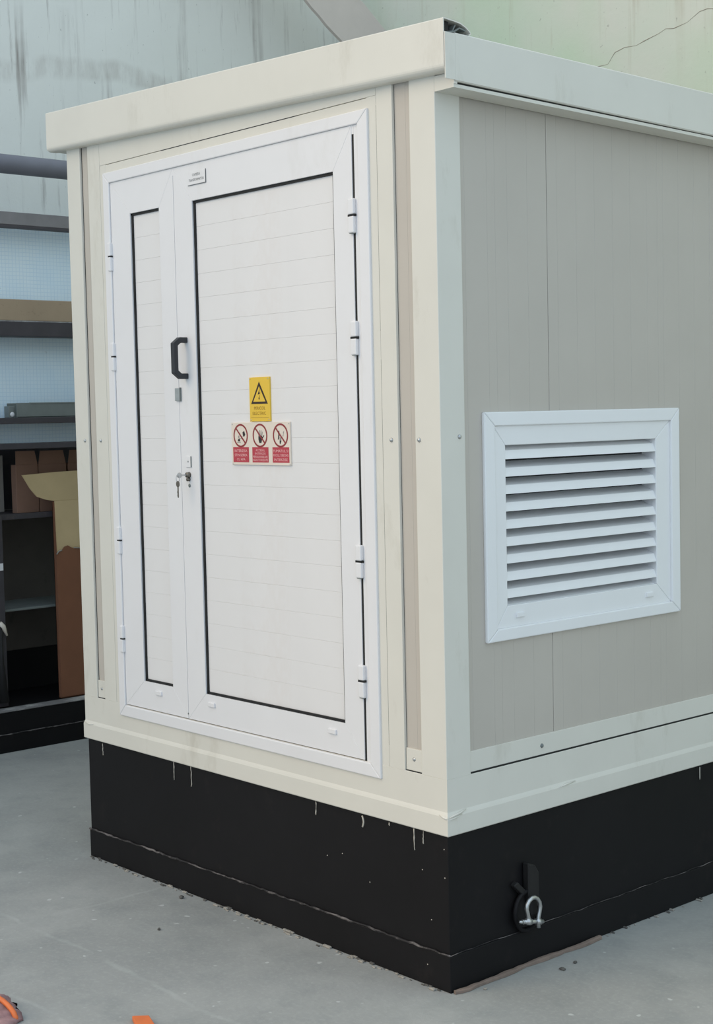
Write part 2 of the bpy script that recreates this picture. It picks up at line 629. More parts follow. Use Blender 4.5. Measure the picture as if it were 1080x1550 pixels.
# recessed greige strips beside the door with cover plates at their feet
for (x0, x1, gp) in ((-0.1665, -0.099, -0.1665), (-1.786, -1.7335, -1.786)):
    b = MB(PANEL)
    b.box(x0 - 0.02, x0 + (x1 - x0) * 0.66, 0.009, 0.06, 0.58, TOP, 0.0008, fn=to_top)
    b.box(x0 + (x1 - x0) * 0.66, x1 + 0.02, 0.009, 0.06, 0.58, TOP, 0.0008, fn=to_top)
    b.use(GASKET).box(x0 - 0.001, x0 + (0.0035 if x0 < -1 else 0.0012), 0.0085, 0.02, 0.60, TOP, fn=to_top)
    ps = b.build('recessed_strip', kiosk, 'narrow greige strip set back between cream trims')
    b = MB(CREAM)
    b.box(x0 + 0.002, x1 - 0.001, 0.0045, 0.012, 0.600, 0.662, 0.001)
    b.use(GASKET).box(x0 + 0.002, x1 - 0.001, 0.003, 0.012, 0.5975, 0.6, 0)
    b.build('cover_plate', ps)
    MB(STEEL).dome(((x0 + x1) / 2, 0.0045, 0.633), 0.006, (0, -1, 0)).build('rivet', ps)

# trim plates around the door frame
trims = []
b = MB(CREAM).box(-0.2305, -0.1665, 0.0, 0.05, 0.5974, TOP, 0.0008, fn=to_top, vert=True).build('door_trim', kiosk)
trims.append(b)
MB(CREAM).box(-0.27, -0.2315, 0.0004, 0.05, 0.5974, 2.477, 0.0006, vert=True).build('door_trim', kiosk)
MB(CREAM).box(-1.7335, -1.6575, 0.0, 0.05, 0.5974, TOP, 0.0008, fn=to_top, vert=True).build('door_trim', kiosk)
MB(CREAM).box(-1.6565, -1.62, 0.0004, 0.05, 0.5974, 2.477, 0.0006, vert=True).build('door_trim', kiosk)
MB(CREAM).box(-1.6565, -0.2315, 0.001, 0.05, 2.43, 2.476, 0.001).build('door_trim', kiosk)
MB(CREAM).box(-1.6565, -0.2315, 0.0, 0.05, 2.4775, TOP, 0.001, fn=to_top).build('door_trim', kiosk)
b = MB(GASKET)
b.box(-1.2817, -0.573, 0.0004, 0.002, 2.4755, 2.4775)
b.box(-0.2318, -0.2306, 0.0006, 0.004, 0.66, 1.75)
b.box(-0.2318, -0.2306, 0.0006, 0.004, 1.83, 2.45)
b.build('trim_gap', kiosk, 'thin dark gap between the cream trims')

# rivets on the posts and trims at mid height
for p, nrm in (((-1.8105, 0, 1.526), (0, -1, 0)), ((-1.7044, 0, 1.526), (0, -1, 0)), ((-0.1945, 0, 1.5254), (0, -1, 0)),
               ((-0.0832, 0, 1.5252), (0, -1, 0)), ((0, 0.072, 1.532), (1, 0, 0)), ((-0.0035, 0.3927, 0.628), (1, 0, 0))):
    MB(STEEL if p[2] > 1 else GREYM).dome(p, 0.0065, nrm, 0.005).build('rivet', kiosk, 'small domed steel rivet')

# ---- door frame: four mitred pieces with a raised lip
FX0, FX1, FZ0, FZ1 = -1.6300, -0.2620, 0.5570, 2.4475
IX0, IX1, IZ0, IZ1 = -1.5925, -0.3050, 0.5965, 2.4110


def mitred(name, outer, inner, ya, yb_, mat, parent, bev=0.003, gap=0.0005, side=False):
    """four mitred pieces; outer/inner = (a0,a1,z0,z1)"""
    oa0, oa1, oz0, oz1 = outer
    ia0, ia1, iz0, iz1 = inner
    g = gap
    put = YZ if side else XZ
    out = []
    for poly in ([(oa0 + g, oz0), (oa1 - g, oz0), (ia1 - g, iz0), (ia0 + g, iz0)],
                 [(oa0 + g, oz1), (oa1 - g, oz1), (ia1 - g, iz1), (ia0 + g, iz1)],
                 [(oa0, oz0 + g), (oa0, oz1 - g), (ia0, iz1 - g), (ia0, iz0 + g)],
                 [(oa1, oz0 + g), (oa1, oz1 - g), (ia1, iz1 - g), (ia1, iz0 + g)]):
        out.append(poly)
    return [(MB(mat).prism(p, put, ya, yb_, bev, 2).build(name, parent)) for p in out]


frame = MB(WHITE).box(FX0 + 0.01, FX1 - 0.01, -0.008, 0.03, FZ0 + 0.01, FZ1 - 0.01).use(GASKET).box(-0.337, -0.322, -0.0180, -0.007, IZ0, 2.386).box(IX0, -0.33, -0.011, -0.0045, IZ0 - 0.002, IZ0 + 0.008).build('door_frame', kiosk, 'white door frame with mitred corners')
mitred('frame_rail', (FX0, FX1, FZ0, FZ1), (IX0, IX1, IZ0, IZ1), -0.026, 0.0, WHITE, frame, 0.0028, 0.0002)
# rebate face left visible at the hinge side on the right
MB(WHITE).box(-0.3260, -0.3050, -0.019, 0.0, IZ0, IZ1, 0.001).build('rebate', frame)
MB(WHITE).box(-0.345, -0.3260, -0.019, 0.0, 2.386, IZ1, 0.0).build('rebate', frame)
# screws
b = MB(GREYM)
b.dome((-1.2148, -0.0205, 0.617), 0.0035, (0, -1, 0), 0.001, 8)
b.build('screw', frame)


def leaf(name, x0, x1, px0, px1, label):
    z0, z1, pz0, pz1 = 0.6005, 2.4105, 0.6955, 2.2935
    yf = -0.0205
    m = MB(WHITE)
    g = 0.00012
    ztop = z1
    for poly in ([(x0 + g, z0), (x1 - g, z0), (px1 - g, pz0), (px0 + g, pz0)],
                 [(x0 + g, ztop), (x1 - g, ztop), (px1 - g, pz1), (px0 + g, pz1)],
                 [(x0, z0 + g), (x0, ztop - g), (px0, pz1 - g), (px0, pz0 + g)],
                 [(x1, z0 + g), (x1, ztop - g), (px1, pz1 - g), (px1, pz0 + g)]):
        m.prism(poly, XZ, yf, -0.004, 0.0006, 1)
    o = m.build(name, kiosk, label)
    # rubber gasket round the panel
    t, yg = 0.0075, yf + 0.0055
    q = MB(GASKET)
    q.box(px0, px0 + t, yg, -0.006, pz0, pz1)
    q.box(px1 - t, px1, yg, -0.006, pz0, pz1)
    q.box(px0, px1, yg, -0.006, pz0, pz0 + t)
    q.box(px0, px1, yg, -0.006, pz1 - t, pz1)
    q.build('gasket', o, 'black rubber gasket round the door panel')
    # horizontal boards
    yp = yf + 0.0105
    n = 21
    pit = (pz1 - pz0 - 2 * t) / n
    b0 = MB(BOARD).box(px0 + t, px1 - t, yp, yp + 0.008, pz0 + t + 0.0001, pz0 + t + pit - 0.0001, 0.0006, 1).build('board', o)
    for k in range(1, n):
        clone(b0, dz=pit * k)
    return o


leaf_s = leaf('door_leaf', -1.5905, -1.2150, -1.4735, -1.3000, 'narrow left door leaf of the kiosk')
leaf_b = leaf('door_leaf', -1.2130, -0.3345, -1.1125, -0.4175, 'wide right door leaf with handle and warning signs')
# light-tight strip inside the meeting line (grey, not black)
MB(GREYM).box(-1.2155, -1.2125, -0.016, -0.006, 0.6, 2.385).build('meeting_strip', leaf_b)
MB(WHITE).box(-1.2160, -1.2120, -0.0204, -0.006, 2.386, 2.4105).build('meeting_strip', leaf_s)

# hinges
for z0, z1, zm in ((2.110, 2.207, 2.160), (1.767, 1.863, 1.816), (1.130, 1.225, 1.1776), (0.783, 0.878, 0.8316)):
    b = MB(WHITE)
    b.box(-0.346, -0.3215, -0.031, -0.018, z0, zm - 0.0025, 0.0035)
    b.box(-0.346, -0.3215, -0.031, -0.018, zm + 0.0025, z1, 0.0035)
    b.use(GASKET).box(-0.347, -0.3205, -0.029, -0.018, zm - 0.003, zm + 0.003)
    b.use(GREYM).box(-0.340, -0.3255, -0.0305, -0.02, z0 - 0.0015, z0 + 0.001)
    b.build('hinge', leaf_b, 'white block hinge with dark washer')
    b = MB(WHITE)
    b.box(-1.606, -1.587, -0.0315, -0.018, z0, zm - 0.0015, 0.0035)
    b.box(-1.606, -1.587, -0.0315, -0.018, zm + 0.0015, z1, 0.0035)
    b.use(GASKET).box(-1.603, -1.586, -0.0305, -0.018, zm - 0.002, zm + 0.002)
    b.build('hinge', leaf_s, 'white block hinge with dark washer')

# (black bow handle)
b = MB(HANDLE)
yf = -0.0205
zc0, zc1 = 1.7345, 1.8515
prof = [(yf, zc0 - 0.009), (yf - 0.030, zc0 - 0.009), (yf - 0.055, zc0 + 0.010), (yf - 0.055, zc1 - 0.010), (yf - 0.030, zc1 + 0.009), (yf, zc1 + 0.009),
        (yf, zc1 - 0.009), (yf - 0.026, zc1 - 0.009), (yf - 0.0385, zc1 - 0.019), (yf - 0.0385, zc0 + 0.019), (yf - 0.026, zc0 + 0.009), (yf, zc0 + 0.009)]
b.prism(prof, lambda p, q, h: (h, p, q), -1.176, -1.157, 0.0018, 2)
b.build('handle', leaf_b, 'black plastic bow handle')
# latch plate
b = MB(STEEL).box(-1.2295, -1.2015, -0.027, -0.02, 1.6555, 1.6975, 0.001)
b.use(GREYM).box(-1.2035, -1.2005, -0.0275, -0.02, 1.654, 1.699, 0.0005)
b.build('latch_plate', leaf_b, 'small steel latch plate under the handle')
# small square escutcheon with screw
b = MB(WHITE).box(-1.1845, -1.1555, -0.0235, -0.02, 1.438, 1.474, 0.0008)
b.use(GREYM).dome((-1.170, -0.0235, 1.4565), 0.0032, (0, -1, 0), 0.001, 8)
b.box(-1.1565, -1.1545, -0.0238, -0.02, 1.438, 1.474)
b.build('lock_cover', leaf_b)
b = MB(BRONZ)
b.tube([(-1.169, yf, 1.413), (-1.169, yf - 0.012, 1.413)], [0.0095, 0.0085], 16)
b.tube([(-1.169, yf, 1.398), (-1.169, yf - 0.010, 1.398)], [0.006, 0.0055], 12)
b.use(GREYM).tube([(-1.169, yf, 1.378), (-1.169, yf - 0.0015, 1.378)], 0.006, 12)
b.build('lock_cylinder', leaf_b, 'tarnished lock cylinder')
# name plate at the top
b = MB(WHITE).box(-1.128, -1.032, -0.0225, -0.02, 2.3435, 2.384, 0.0004)
b.use(GREYTX).box(-1.0325, -1.0300, -0.0228, -0.02, 2.342, 2.385)
b.box(-1.128, -1.0315, -0.0228, -0.02, 2.3415, 2.3432)
b.text('CAMERA', -1.081, 2.3735, 0.043, 0.0085, -0.0228)
b.text('TRANSFORMATOR', -1.081, 2.3575, 0.082, 0.0085, -0.0228)
b.build('name_plate', leaf_b, 'small white name plate with grey lettering')
# drain caps
for par, x in ((leaf_s, -1.3835), (leaf_b, -1.0785), (leaf_b, -0.4735)):
    MB(WHITE).box(x - 0.018, x + 0.018, -0.0265, -0.02, 0.657, 0.672, 0.002).build('drain_cap', par)

# ---- yellow warning sign
ys = -0.0125
b = MB(YEL)
b.box(-0.8425, -0.7415, ys - 0.003, ys + 0.003, 1.5835, 1.7195, 0.0005)
y1 = ys - 0.0034
cx = -0.7925
ap, bl = 1.7060, 1.6375
b.use(BLK)
b.prism([(cx, ap), (cx + 0.0415, bl), (cx - 0.0415, bl)], XZ, y1, y1 + 0.0003)
y2 = y1 - 0.0003
b.use(YEL).prism([(cx, ap - 0.0145), (cx + 0.0305, bl + 0.0068), (cx - 0.0305, bl + 0.0068)], XZ, y2, y2 + 0.0003)
y3 = y2 - 0.0003
b.use(BLK)
b.flat([(cx + 0.004, y3, 1.687), (cx - 0.006, y3, 1.668), (cx + 0.000, y3, 1.6695)])
b.flat([(cx - 0.006, y3, 1.668), (cx - 0.0065, y3, 1.6655), (cx + 0.0065, y3, 1.6705), (cx + 0.0062, y3, 1.673)])
b.flat([(cx + 0.0065, y3, 1.6705), (cx - 0.0015, y3, 1.654), (cx + 0.0012, y3, 1.6545)])
b.flat([(cx - 0.004, y3, 1.657), (cx + 0.0035, y3, 1.656), (cx - 0.001, y3, 1.649)])
b.use(YTX)
b.text('PERICOL', cx + 0.001, 1.6245, 0.056, 0.0095, y1)
b.text('ELECTRIC', cx - 0.002, 1.6085, 0.066, 0.0095, y1)
b.box(cx - 0.044, cx + 0.044, y1, y1 + 0.0003, 1.5952, 1.5962)
b.use(STEEL)
for dx, dz in ((-0.045, 1.715), (0.045, 1.7145), (-0.044, 1.5885), (0.045, 1.589)):
    b.dome((cx + dx, ys - 0.003, dz), 0.0022, (0, -1, 0), 0.0015, 8)
b.build('warning_sign', leaf_b, 'yellow high-voltage triangle sign')

# ---- prohibition sign with three red discs
b = MB(SGN)
b.box(-0.9400, -0.6470, ys - 0.003, ys + 0.003, 1.4490, 1.5810, 0.0005)
y1 = ys - 0.0034
TX = [('INTERZISA', 'STINGEREA', 'CU APA'), ('ACCESUL', 'INTERZIS', 'PERSOANELOR', 'NEAUTORIZATE'), ('FUMATUL SI', 'FOCUL DESCHIS', 'INTERZISE')]
for k, cx in enumerate((-0.8925, -0.7940, -0.6930)):
    cz, R1, R2 = 1.5400, 0.0368, 0.0312
    b.use(SRED).box(cx - 0.0405, cx + 0.0405, y1, y1 + 0.0003, 1.4570, 1.5040)
    b.use(SRING)
    N = 32
    for i in range(N):
        a0, a1 = 2 * PI * i / N, 2 * PI * (i + 1) / N
        b.flat([(cx + R1 * math.cos(a0), y1 - .0002, cz + R1 * math.sin(a0)), (cx + R1 * math.cos(a1), y1 - .0002, cz + R1 * math.sin(a1)),
                (cx + R2 * math.cos(a1), y1 - .0002, cz + R2 * math.sin(a1)), (cx + R2 * math.cos(a0), y1 - .0002, cz + R2 * math.sin(a0))])
    # pictograms
    yk = y1 - 0.0001
    P = lambda pts: b.flat([(cx + p, yk, cz + q) for p, q in pts])
    if k == 0:       # bucket thrown on a flame
        b.use(SINK)
        P([(0.010, 0.010), (0.018, 0.015), (0.024, 0.004), (0.020, -0.002), (0.013, -0.003)])
        P([(-0.016, -0.018), (-0.012, -0.008), (-0.009, -0.012), (-0.005, -0.006), (-0.003, -0.018)])
        b.use(SGREY)
        P([(-0.019, -0.020), (0.000, -0.020), (0.000, -0.022), (-0.019, -0.022)])
        P([(-0.002, -0.010), (0.004, -0.004), (0.010, -0.001), (0.004, -0.010)])
        P([(-0.014, -0.004), (-0.008, 0.002), (-0.006, -0.004), (-0.010, -0.008)])
    elif k == 1:     # open hand
        b.use(SINK)
        P([(-0.004, -0.023), (-0.008, -0.012), (-0.008, -0.002), (0.010, -0.001), (0.011, -0.010), (0.006, -0.023)])
        b.use(SGREY)
        for a, x0, ln in ((100, -0.006, 0.015), (93, -0.001, 0.019), (84, 0.004, 0.018), (76, 0.009, 0.014)):
            ca, sa = math.cos(math.radians(a)), math.sin(math.radians(a))
            P([(x0 - 0.0018, -0.002), (x0 + 0.0018, -0.002), (x0 + 0.0015 + ln * ca, -0.002 + ln * sa), (x0 - 0.0015 + ln * ca, -0.002 + ln * sa)])
        b.use(SINK)
        P([(0.010, -0.012), (0.010, -0.006), (0.020, 0.002), (0.021, -0.001)])
    else:            # match, flame and smoke
        b.use(SINK)
        P([(-0.013, -0.012), (-0.010, 0.002), (-0.012, 0.008), (-0.006, 0.016), (-0.004, 0.006), (0.001, 0.002), (-0.005, -0.001), (-0.009, -0.013)])
        P([(-0.004, -0.026), (-0.005, -0.019), (0.001, -0.014), (0.004, -0.017), (-0.001, -0.026)])
        b.use(SGREY)
        P([(-0.005, -0.018), (-0.004, -0.004), (0.004, -0.008), (0.003, -0.016)])
        P([(0.010, -0.002), (0.014, 0.004), (0.013, 0.010), (0.018, 0.014), (0.016, 0.006), (0.013, -0.004)])
    b.use(SRING)
    yk = y1 - 0.0003
    c4 = math.cos(PI / 4)
    h = 0.0026
    P([(-R1 * c4 - h * c4 + .002, R1 * c4 - h * c4 - .002), (-R1 * c4 + h * c4 + .002, R1 * c4 + h * c4 - .002),
       (R1 * c4 + h * c4 - .002, -R1 * c4 + h * c4 + .002), (R1 * c4 - h * c4 - .002, -R1 * c4 - h * c4 + .002)])
    b.use(STXT)
    L = TX[k]
    for i, tline in enumerate(L):
        zz = 1.4995 - (i + 0.5) * (0.040 / len(L))
        wd = min(0.073, 0.0072 * len(tline)) if len(L) == 3 else min(0.074, 0.0066 * len(tline))
        b.text(tline, cx, zz, wd, 0.0078 if len(L) == 3 else 0.0066, y1 - 0.0003)
b.use(STEEL)
for x, z in ((-0.935, 1.576), (-0.652, 1.576), (-0.935, 1.452), (-0.650, 1.452)):
    b.dome((x, ys - 0.003, z), 0.0024, (0, -1, 0), 0.0015, 8)
b.build('prohibition_sign', leaf_b, 'cream sign with three red prohibition circles and captions')


# the whole door set sits 19 mm deeper in its frame
for o_ in (frame, leaf_s, leaf_b):
    o_.location.y += 0.019


# ---- side wall: two ribbed sandwich panels with grooves, vent hole cut out
VY0, VY1, VZ0, VZ1 = 0.1680, 1.0555, 0.9530, 1.5970
HY0, HY1, HZ0, HZ1 = 0.235, 0.965, 1.03, 1.525
edges = [0.0945, 0.115, 0.203, 0.2845, 0.3683, 0.4515, 0.4955, 0.5800, 0.6635, 0.7475, 0.8310, 0.9128, 0.9934, 1.0720, 1.1532, 1.236, 1.318, 1.40, 1.4515, 1.535, 1.618, 1.70, 1.783, 1.866, 1.95, 2.033, 2.116, 2.20, 2.283, D - 0.095]
groups = [(0.0, 0.4515), (0.4515, 1.4515), (1.4515, 3)]
XP = -0.008
for ga, gb in groups:
    b = MB(PANEL)
    es = [e for e in edges if ga - 1e-6 <= e <= gb + 1e-6]
    for i in range(len(es) - 1):
        a, c_ = es[i], es[i + 1]
        g0 = 0.0009 if i == 0 and ga > 0 else 0
        g1 = 0.0009 if i == len(es) - 2 and gb < 3 else 0
        lo, hi = max(a, HY0), min(c_, HY1)
        bev = 0.0007
        if a < HY0 < c_:
            b.box(XP - 0.04, XP, a + g0, HY0, 0.62, 2.47, bev, 1)
        elif a < HY1 < c_:
            b.box(XP - 0.04, XP, HY1, c_ - g1, 0.62, 2.47, bev, 1)
        if lo < hi and a < HY1 and c_ > HY0:
            b.box(XP - 0.04, XP, max(lo, a + g0), min(hi, c_ - g1), 0.62, HZ0, bev, 1)
            b.box(XP - 0.04, XP, max(lo, a + g0), min(hi, c_ - g1), HZ1, 2.47, bev, 1)
        if c_ <= HY0 or a >= HY1:
            b.box(XP - 0.04, XP, a + g0, c_ - g1, 0.62, 2.47, bev, 1)
    b.build('wall_panel', kiosk, 'greige wall panel with fine vertical grooves')
# far faces of the kiosk
for i in range(3):
    a = 0.095 + (D - 0.19) * i / 3
    MB(PANEL).box(-W + 0.02, -W + 0.06, a + 0.001, a + (D - 0.19) / 3 - 0.001, 0.6, 2.54, 0.001).build('wall_panel', kiosk)
for i in range(2):
    a = -W + 0.095 + (W - 0.19) * i / 2
    MB(PANEL).box(a + 0.001, a + (W - 0.19) / 2 - 0.001, D - 0.06, D - 0.02, 0.6, 2.48, 0.001).build('wall_panel', kiosk)
# angle at the foot of the side panels
b = MB(CREAM)
b.box(-0.06, -0.0035, 0.0945, D - 0.095, 0.6010, 0.660, 0.0012)
b.build('base_angle', kiosk, 'cream angle at the foot of the side wall')
MB(GASKET).box(-0.05, -0.0022, 0.0945, D - 0.095, 0.590, 0.6025).build('angle_gap', kiosk)

# ---- louvred vent
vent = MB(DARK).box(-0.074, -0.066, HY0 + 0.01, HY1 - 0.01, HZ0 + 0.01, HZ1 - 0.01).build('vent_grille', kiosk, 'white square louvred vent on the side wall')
mitred('vent_frame', (VY0, VY1, VZ0, VZ1), (0.2110, 1.0128, 0.9880, 1.5580), XP - 0.001, 0.003, VENT, vent, 0.003, 0.0004, True)
mitred('vent_frame', (0.2105, 1.0133, 0.9875, 1.5585), (0.2590, 0.9425, 1.0500, 1.5030), -0.060, -0.0045, VENT, vent, 0.002, 0.0004, True)
pitch = 0.0491
s0 = None
for k in range(9):
    z = 1.0710
    if s0 is None:
        pr = [(-0.006, 0.0), (-0.0072, 0.0045), (-0.0150, 0.0245), (-0.060, 0.0420)]
        b = MB(VENT)
        b.sheet([(x, z + q) for x, q in pr], 0.0015, lambda p, q, h: (p, h, q), 0.2570, 0.9445)
        s0 = b.build('slat', vent)
    else:
        clone(s0, dz=pitch * k)
pr = [(-0.012, 0.0), (-0.052, 0.018)]
MB(VENT).sheet([(x, 1.051 + q) for x, q in pr], 0.0015, lambda p, q, h: (p, h, q), 0.2570, 0.9445).build('slat', vent)
for y in (0.3081, 0.9026):
    MB(VENT).box(-0.006, 0.0015, y - 0.017, y + 0.017, 1.013, 1.027, 0.0018).build('drain_cap', vent)

# ---- roof fascias
fx0, fx1 = -W - 0.0755, 0.0725


def tilt(co):
    t_ = (co.z - 2.489) / (2.624 - 2.489)
    co.z = zb(co.x) + t_ * (zt(co.x) - zb(co.x))
    return co


prof = [(0.004, 2.489)]
for i in range(6):
    a = PI / 2 * i / 5
    prof.append((-0.035 + 0.016 - 0.016 * math.sin(a), 2.489 + 0.016 - 0.016 * math.cos(a)))
for i in range(4):
    a = PI / 2 * i / 3
    prof.append((-0.035 + 0.003 - 0.003 * math.cos(a), 2.624 - 0.003 + 0.003 * math.sin(a)))
prof += [(0.004, 2.6215), (0.030, 2.6185), (0.050, 2.611), (0.064, 2.602), (0.069, 2.594), (0.060, 2.590)]
b = MB(CREAM)
b.sheet(prof, -0.003, lambda p, q, h: (h, p, q), fx0, fx1, fn=tilt)
front_f = b.build('front_fascia', kiosk, 'cream roof fascia over the door')
b = MB(GREYM)
b.sheet([(-0.030, 2.585), (0.01, 2.592), (0.030, 2.604), (0.052, 2.600)], 0.004, lambda p, q, h: (h, p, q), fx0 + 0.02, fx1 - 0.004, fn=tilt)
b.sheet([(0.004, 2.58), (0.012, 2.6), (0.02, 2.612)], 0.004, lambda p, q, h: (h, p, q), fx0 + 0.02, fx1 - 0.008, fn=tilt)
b.use(GASKET).box(fx0 + 0.02, fx1 - 0.012, -0.031, -0.004, 2.495, 2.618, fn=tilt)
b.build('fascia_stiffener', front_f)


def sheet_side(x_in, x_out, nm, label):
    sgn = 1 if x_out > x_in else -1

    def sl(co):
        t2 = (co.z - 2.4618) / (2.5867 - 2.4618)
        extra = 0.0 if sgn > 0 else 0.103
        co.z = sb(co.y) + t2 * (st_(co.y) - sb(co.y)) + extra
        return co
    pr = [(x_in, 2.4618), (x_out - sgn * 0.003, 2.4618), (x_out, 2.4648), (x_out, 2.5837), (x_out - sgn * 0.003, 2.5867), (x_in - sgn * 0.03, 2.5867)]
    m = MB(CREAM)
    m.sheet(pr, 0.003 * sgn, lambda p, q, h: (p, h, q), 0.004, D + 0.035, fn=sl)
    m.sheet([(x_out - sgn * 0.0005, 2.4648), (x_out - sgn * 0.0005, 2.5837)], 0.0025 * sgn, lambda p, q, h: (p, h, q), -0.034, 0.004, fn=sl)
    m.use(GASKET).box(min(x_in, x_out) + .004, max(x_in, x_out) - .004, 0.012, D + 0.03, 2.468, 2.580, fn=sl)
    return m.build(nm, kiosk, label)


sheet_side(0.0, 0.0775, 'side_fascia', 'cream roof fascia over the louvred side')
sheet_side(-W, -W - 0.0755, 'side_fascia', None)
# soffit edge under the side fascia
def so(co):
    co.z = co.z - 0.0170 * co.y
    return co
b = MB(CREAM)
b.box(0.0005, 0.0720, 0.0, D, 2.4470, 2.4560, 0.0, fn=so)
b.box(0.0005, 0.0740, 0.0, 0.012, 2.4560, 2.4870, 0.0, fn=so)
b.use(GASKET).box(-0.03, 0.068, 0.02, D, 2.4560, 2.4640, 0.0, fn=so)
b.build('soffit', kiosk)
b = MB(CREAM)
b.box(-W - 0.07, 0.07, D, D + 0.035, 2.489, 2.624, 0.002, fn=tilt)
b.build('back_fascia', kiosk)
b = MB(GREYM)
b.box(-W - 0.06, 0.06, 0.0, D, 2.50, 2.575, 0.0, fn=tilt)
b.build('roof_deck', kiosk, 'grey roof deck inside the fascia')


# ------------------------------------------------------------------ things around the plinth
# galvanised bow shackle hanging from the lug
sh = thing('bow_shackle', 'galvanised bow shackle hanging from the lug on the black plinth', 'shackle', (0.035, 0.345, 0.12))
X0 = 0.036
SY, SZ = -0.040, 0.016
bow = []
for (y, z) in ((0.3215, 0.128), (0.3215, 0.146), (0.318, 0.160), (0.3145, 0.172), (0.316, 0.184), (0.324, 0.195), (0.336, 0.2025), (0.348, 0.204),
               (0.360, 0.199), (0.369, 0.188), (0.3715, 0.175), (0.369, 0.162), (0.364, 0.147), (0.362, 0.135), (0.362, 0.114)):
    bow.append((X0, y + SY, z - 0.006 + SZ))
MB(STEEL).tube(bow, [0.0072] + [0.0062] * 13 + [0.0072], 12).build('bow', sh)
b = MB(STEEL)
b.tube([(X0, 0.2600, 0.1480), (X0, 0.3420, 0.1400)], 0.0062, 12)
b.tube([(X0, 0.2720, 0.1470), (X0, 0.2900, 0.1450)], 0.0100, 14)
b.tube([(X0, 0.3140, 0.1425), (X0, 0.3310, 0.1410)], 0.0100, 14)
b.build('eye_and_bolt', sh)
b = MB(STEEL)
b.tube([(X0, 0.2560, 0.1485), (X0, 0.2600, 0.1482)], [0.0075, 0.0075], 6)
b.tube([(X0, 0.2430, 0.1520), (X0, 0.2500, 0.1500), (X0, 0.2570, 0.1485)], [0.0035, 0.005, 0.006], 8)
b.build('pin_head', sh)

# (pin drops slightly towards its eye end)
for ch in sh.children:
    for v_ in ch.data.vertices:
        v_.co.z -= max(0.0, v_.co.y + 0.08) * 0.13

# key bunch in the lock
kb = thing('key_bunch', 'small bunch of keys hanging from the door lock', 'keys', (-1.169, yf - 0.012, 1.413))
KEYROOT = kb
b = MB(STEEL)
b.box(-1.170, -1.168, yf - 0.046, yf - 0.011, 1.4105, 1.4155, 0.0004)
b.prism([(yf - 0.040 + 0.009 * math.cos(a), 1.413 + 0.009 * math.sin(a)) for a in [k * PI / 6 for k in range(12)]], YZ, -1.1705, -1.1675, 0.0005)
b.build('inserted_key', kb)
b = MB(STEEL)
ringp = [(-1.169 + 0.006 * math.cos(a), yf - 0.046 + 0.003 * math.cos(a), 1.4035 + 0.011 * math.sin(a)) for a in [k * 2 * PI / 18 for k in range(18)]]
b.tube(ringp, 0.0011, 6, closed=True)
b.build('key_ring', kb)
b = MB(BRONZ)
b.prism([(-1.169 + 0.0095 * math.cos(a), 1.385 + 0.0105 * math.sin(a)) for a in [k * PI / 6 for k in range(12)]], XZ, yf - 0.048, yf - 0.0455, 0.0005)
b.prism([(-1.1715, 1.378), (-1.1660, 1.378), (-1.1660, 1.344), (-1.1675, 1.340), (-1.1705, 1.341), (-1.1730, 1.348), (-1.1715, 1.353), (-1.1735, 1.359), (-1.1715, 1.364)], XZ, yf - 0.0478, yf - 0.0457, 0.0003)
b.build('hanging_key', kb)
kb.location.y += 0.019
# weathered lath along the plinth foot
random.seed(3)
lt = MB(LATH)
n = 26
t = bmesh.new()
rows_ = []
for i in range(n + 1):
    y = 0.006 + 0.622 * i / n
    wv = 0.013 + 0.003 * math.sin(i * 0.9) + random.uniform(-.002, .002)
    if i == 0:
        wv *= 0.6
    off = 0.006 + 0.003 * math.sin(i * 0.35)
    h = 0.010 + random.uniform(-.0015, .0015)
    rows_.append([t.verts.new(p) for p in ((off, y, 0.001), (off + wv, y, 0.001), (off + wv, y, h * 0.75), (off + wv * .6, y, h), (off, y, h))])
for i in range(n):
    for k in range(5):
        t.faces.new((rows_[i][k], rows_[i][(k + 1) % 5], rows_[i + 1][(k + 1) % 5], rows_[i + 1][k]))
t.faces.new(rows_[0]); t.faces.new(rows_[-1])
bmesh.ops.recalc_face_normals(t, faces=t.faces[:])
lt._add(t)
tag(lt.build('wooden_lath'), 'weathered grey-brown wooden lath lying along the right foot of the plinth', 'lath')


def pebble(x, y, r, mat, seed, sq=0.6):
    random.seed(seed)
    t = bmesh.new()
    bmesh.ops.create_icosphere(t, subdivisions=2, radius=1.0)
    ph = [random.uniform(0, 6) for _ in range(6)]
    for v in t.verts:
        c = v.co
        k = 1 + 0.18 * math.sin(3 * c.x + ph[0]) + 0.15 * math.sin(4 * c.y + ph[1]) + 0.1 * math.sin(5 * c.z + ph[2])
        v.co = Vector((c.x * r * k * 1.25, c.y * r * k * 0.9, c.z * r * k * sq))
    zmin = min(v.co.z for v in t.verts)
    for v in t.verts:
        v.co += Vector((x, y, -zmin))
    m = MB(mat)
    m._add(t)
    return m


for i, (x, y, r, mt, lab) in enumerate((
        (0.0971, 0.3545, 0.0075, STONE, 'larger dark pebble on the concrete right of the lath'),
        (0.0887, 0.4195, 0.0055, STONE, 'smaller dark pebble on the concrete right of the lath'),
        (0.0440, 0.0900, 0.0042, STONEL, 'pale mortar crumb against the wooden lath'),
        (-1.2175, -0.0496, 0.0080, STONE, 'grey stone chip on the concrete before the left half of the plinth'),
        (-1.0100, -0.2800, 0.0055, STONE, 'lone dark pebble on the open concrete at left'))):
    tag(pebble(x, y, r, mt, i).build('pebble', smooth=True), lab, 'pebble', 'loose pebbles on the concrete')
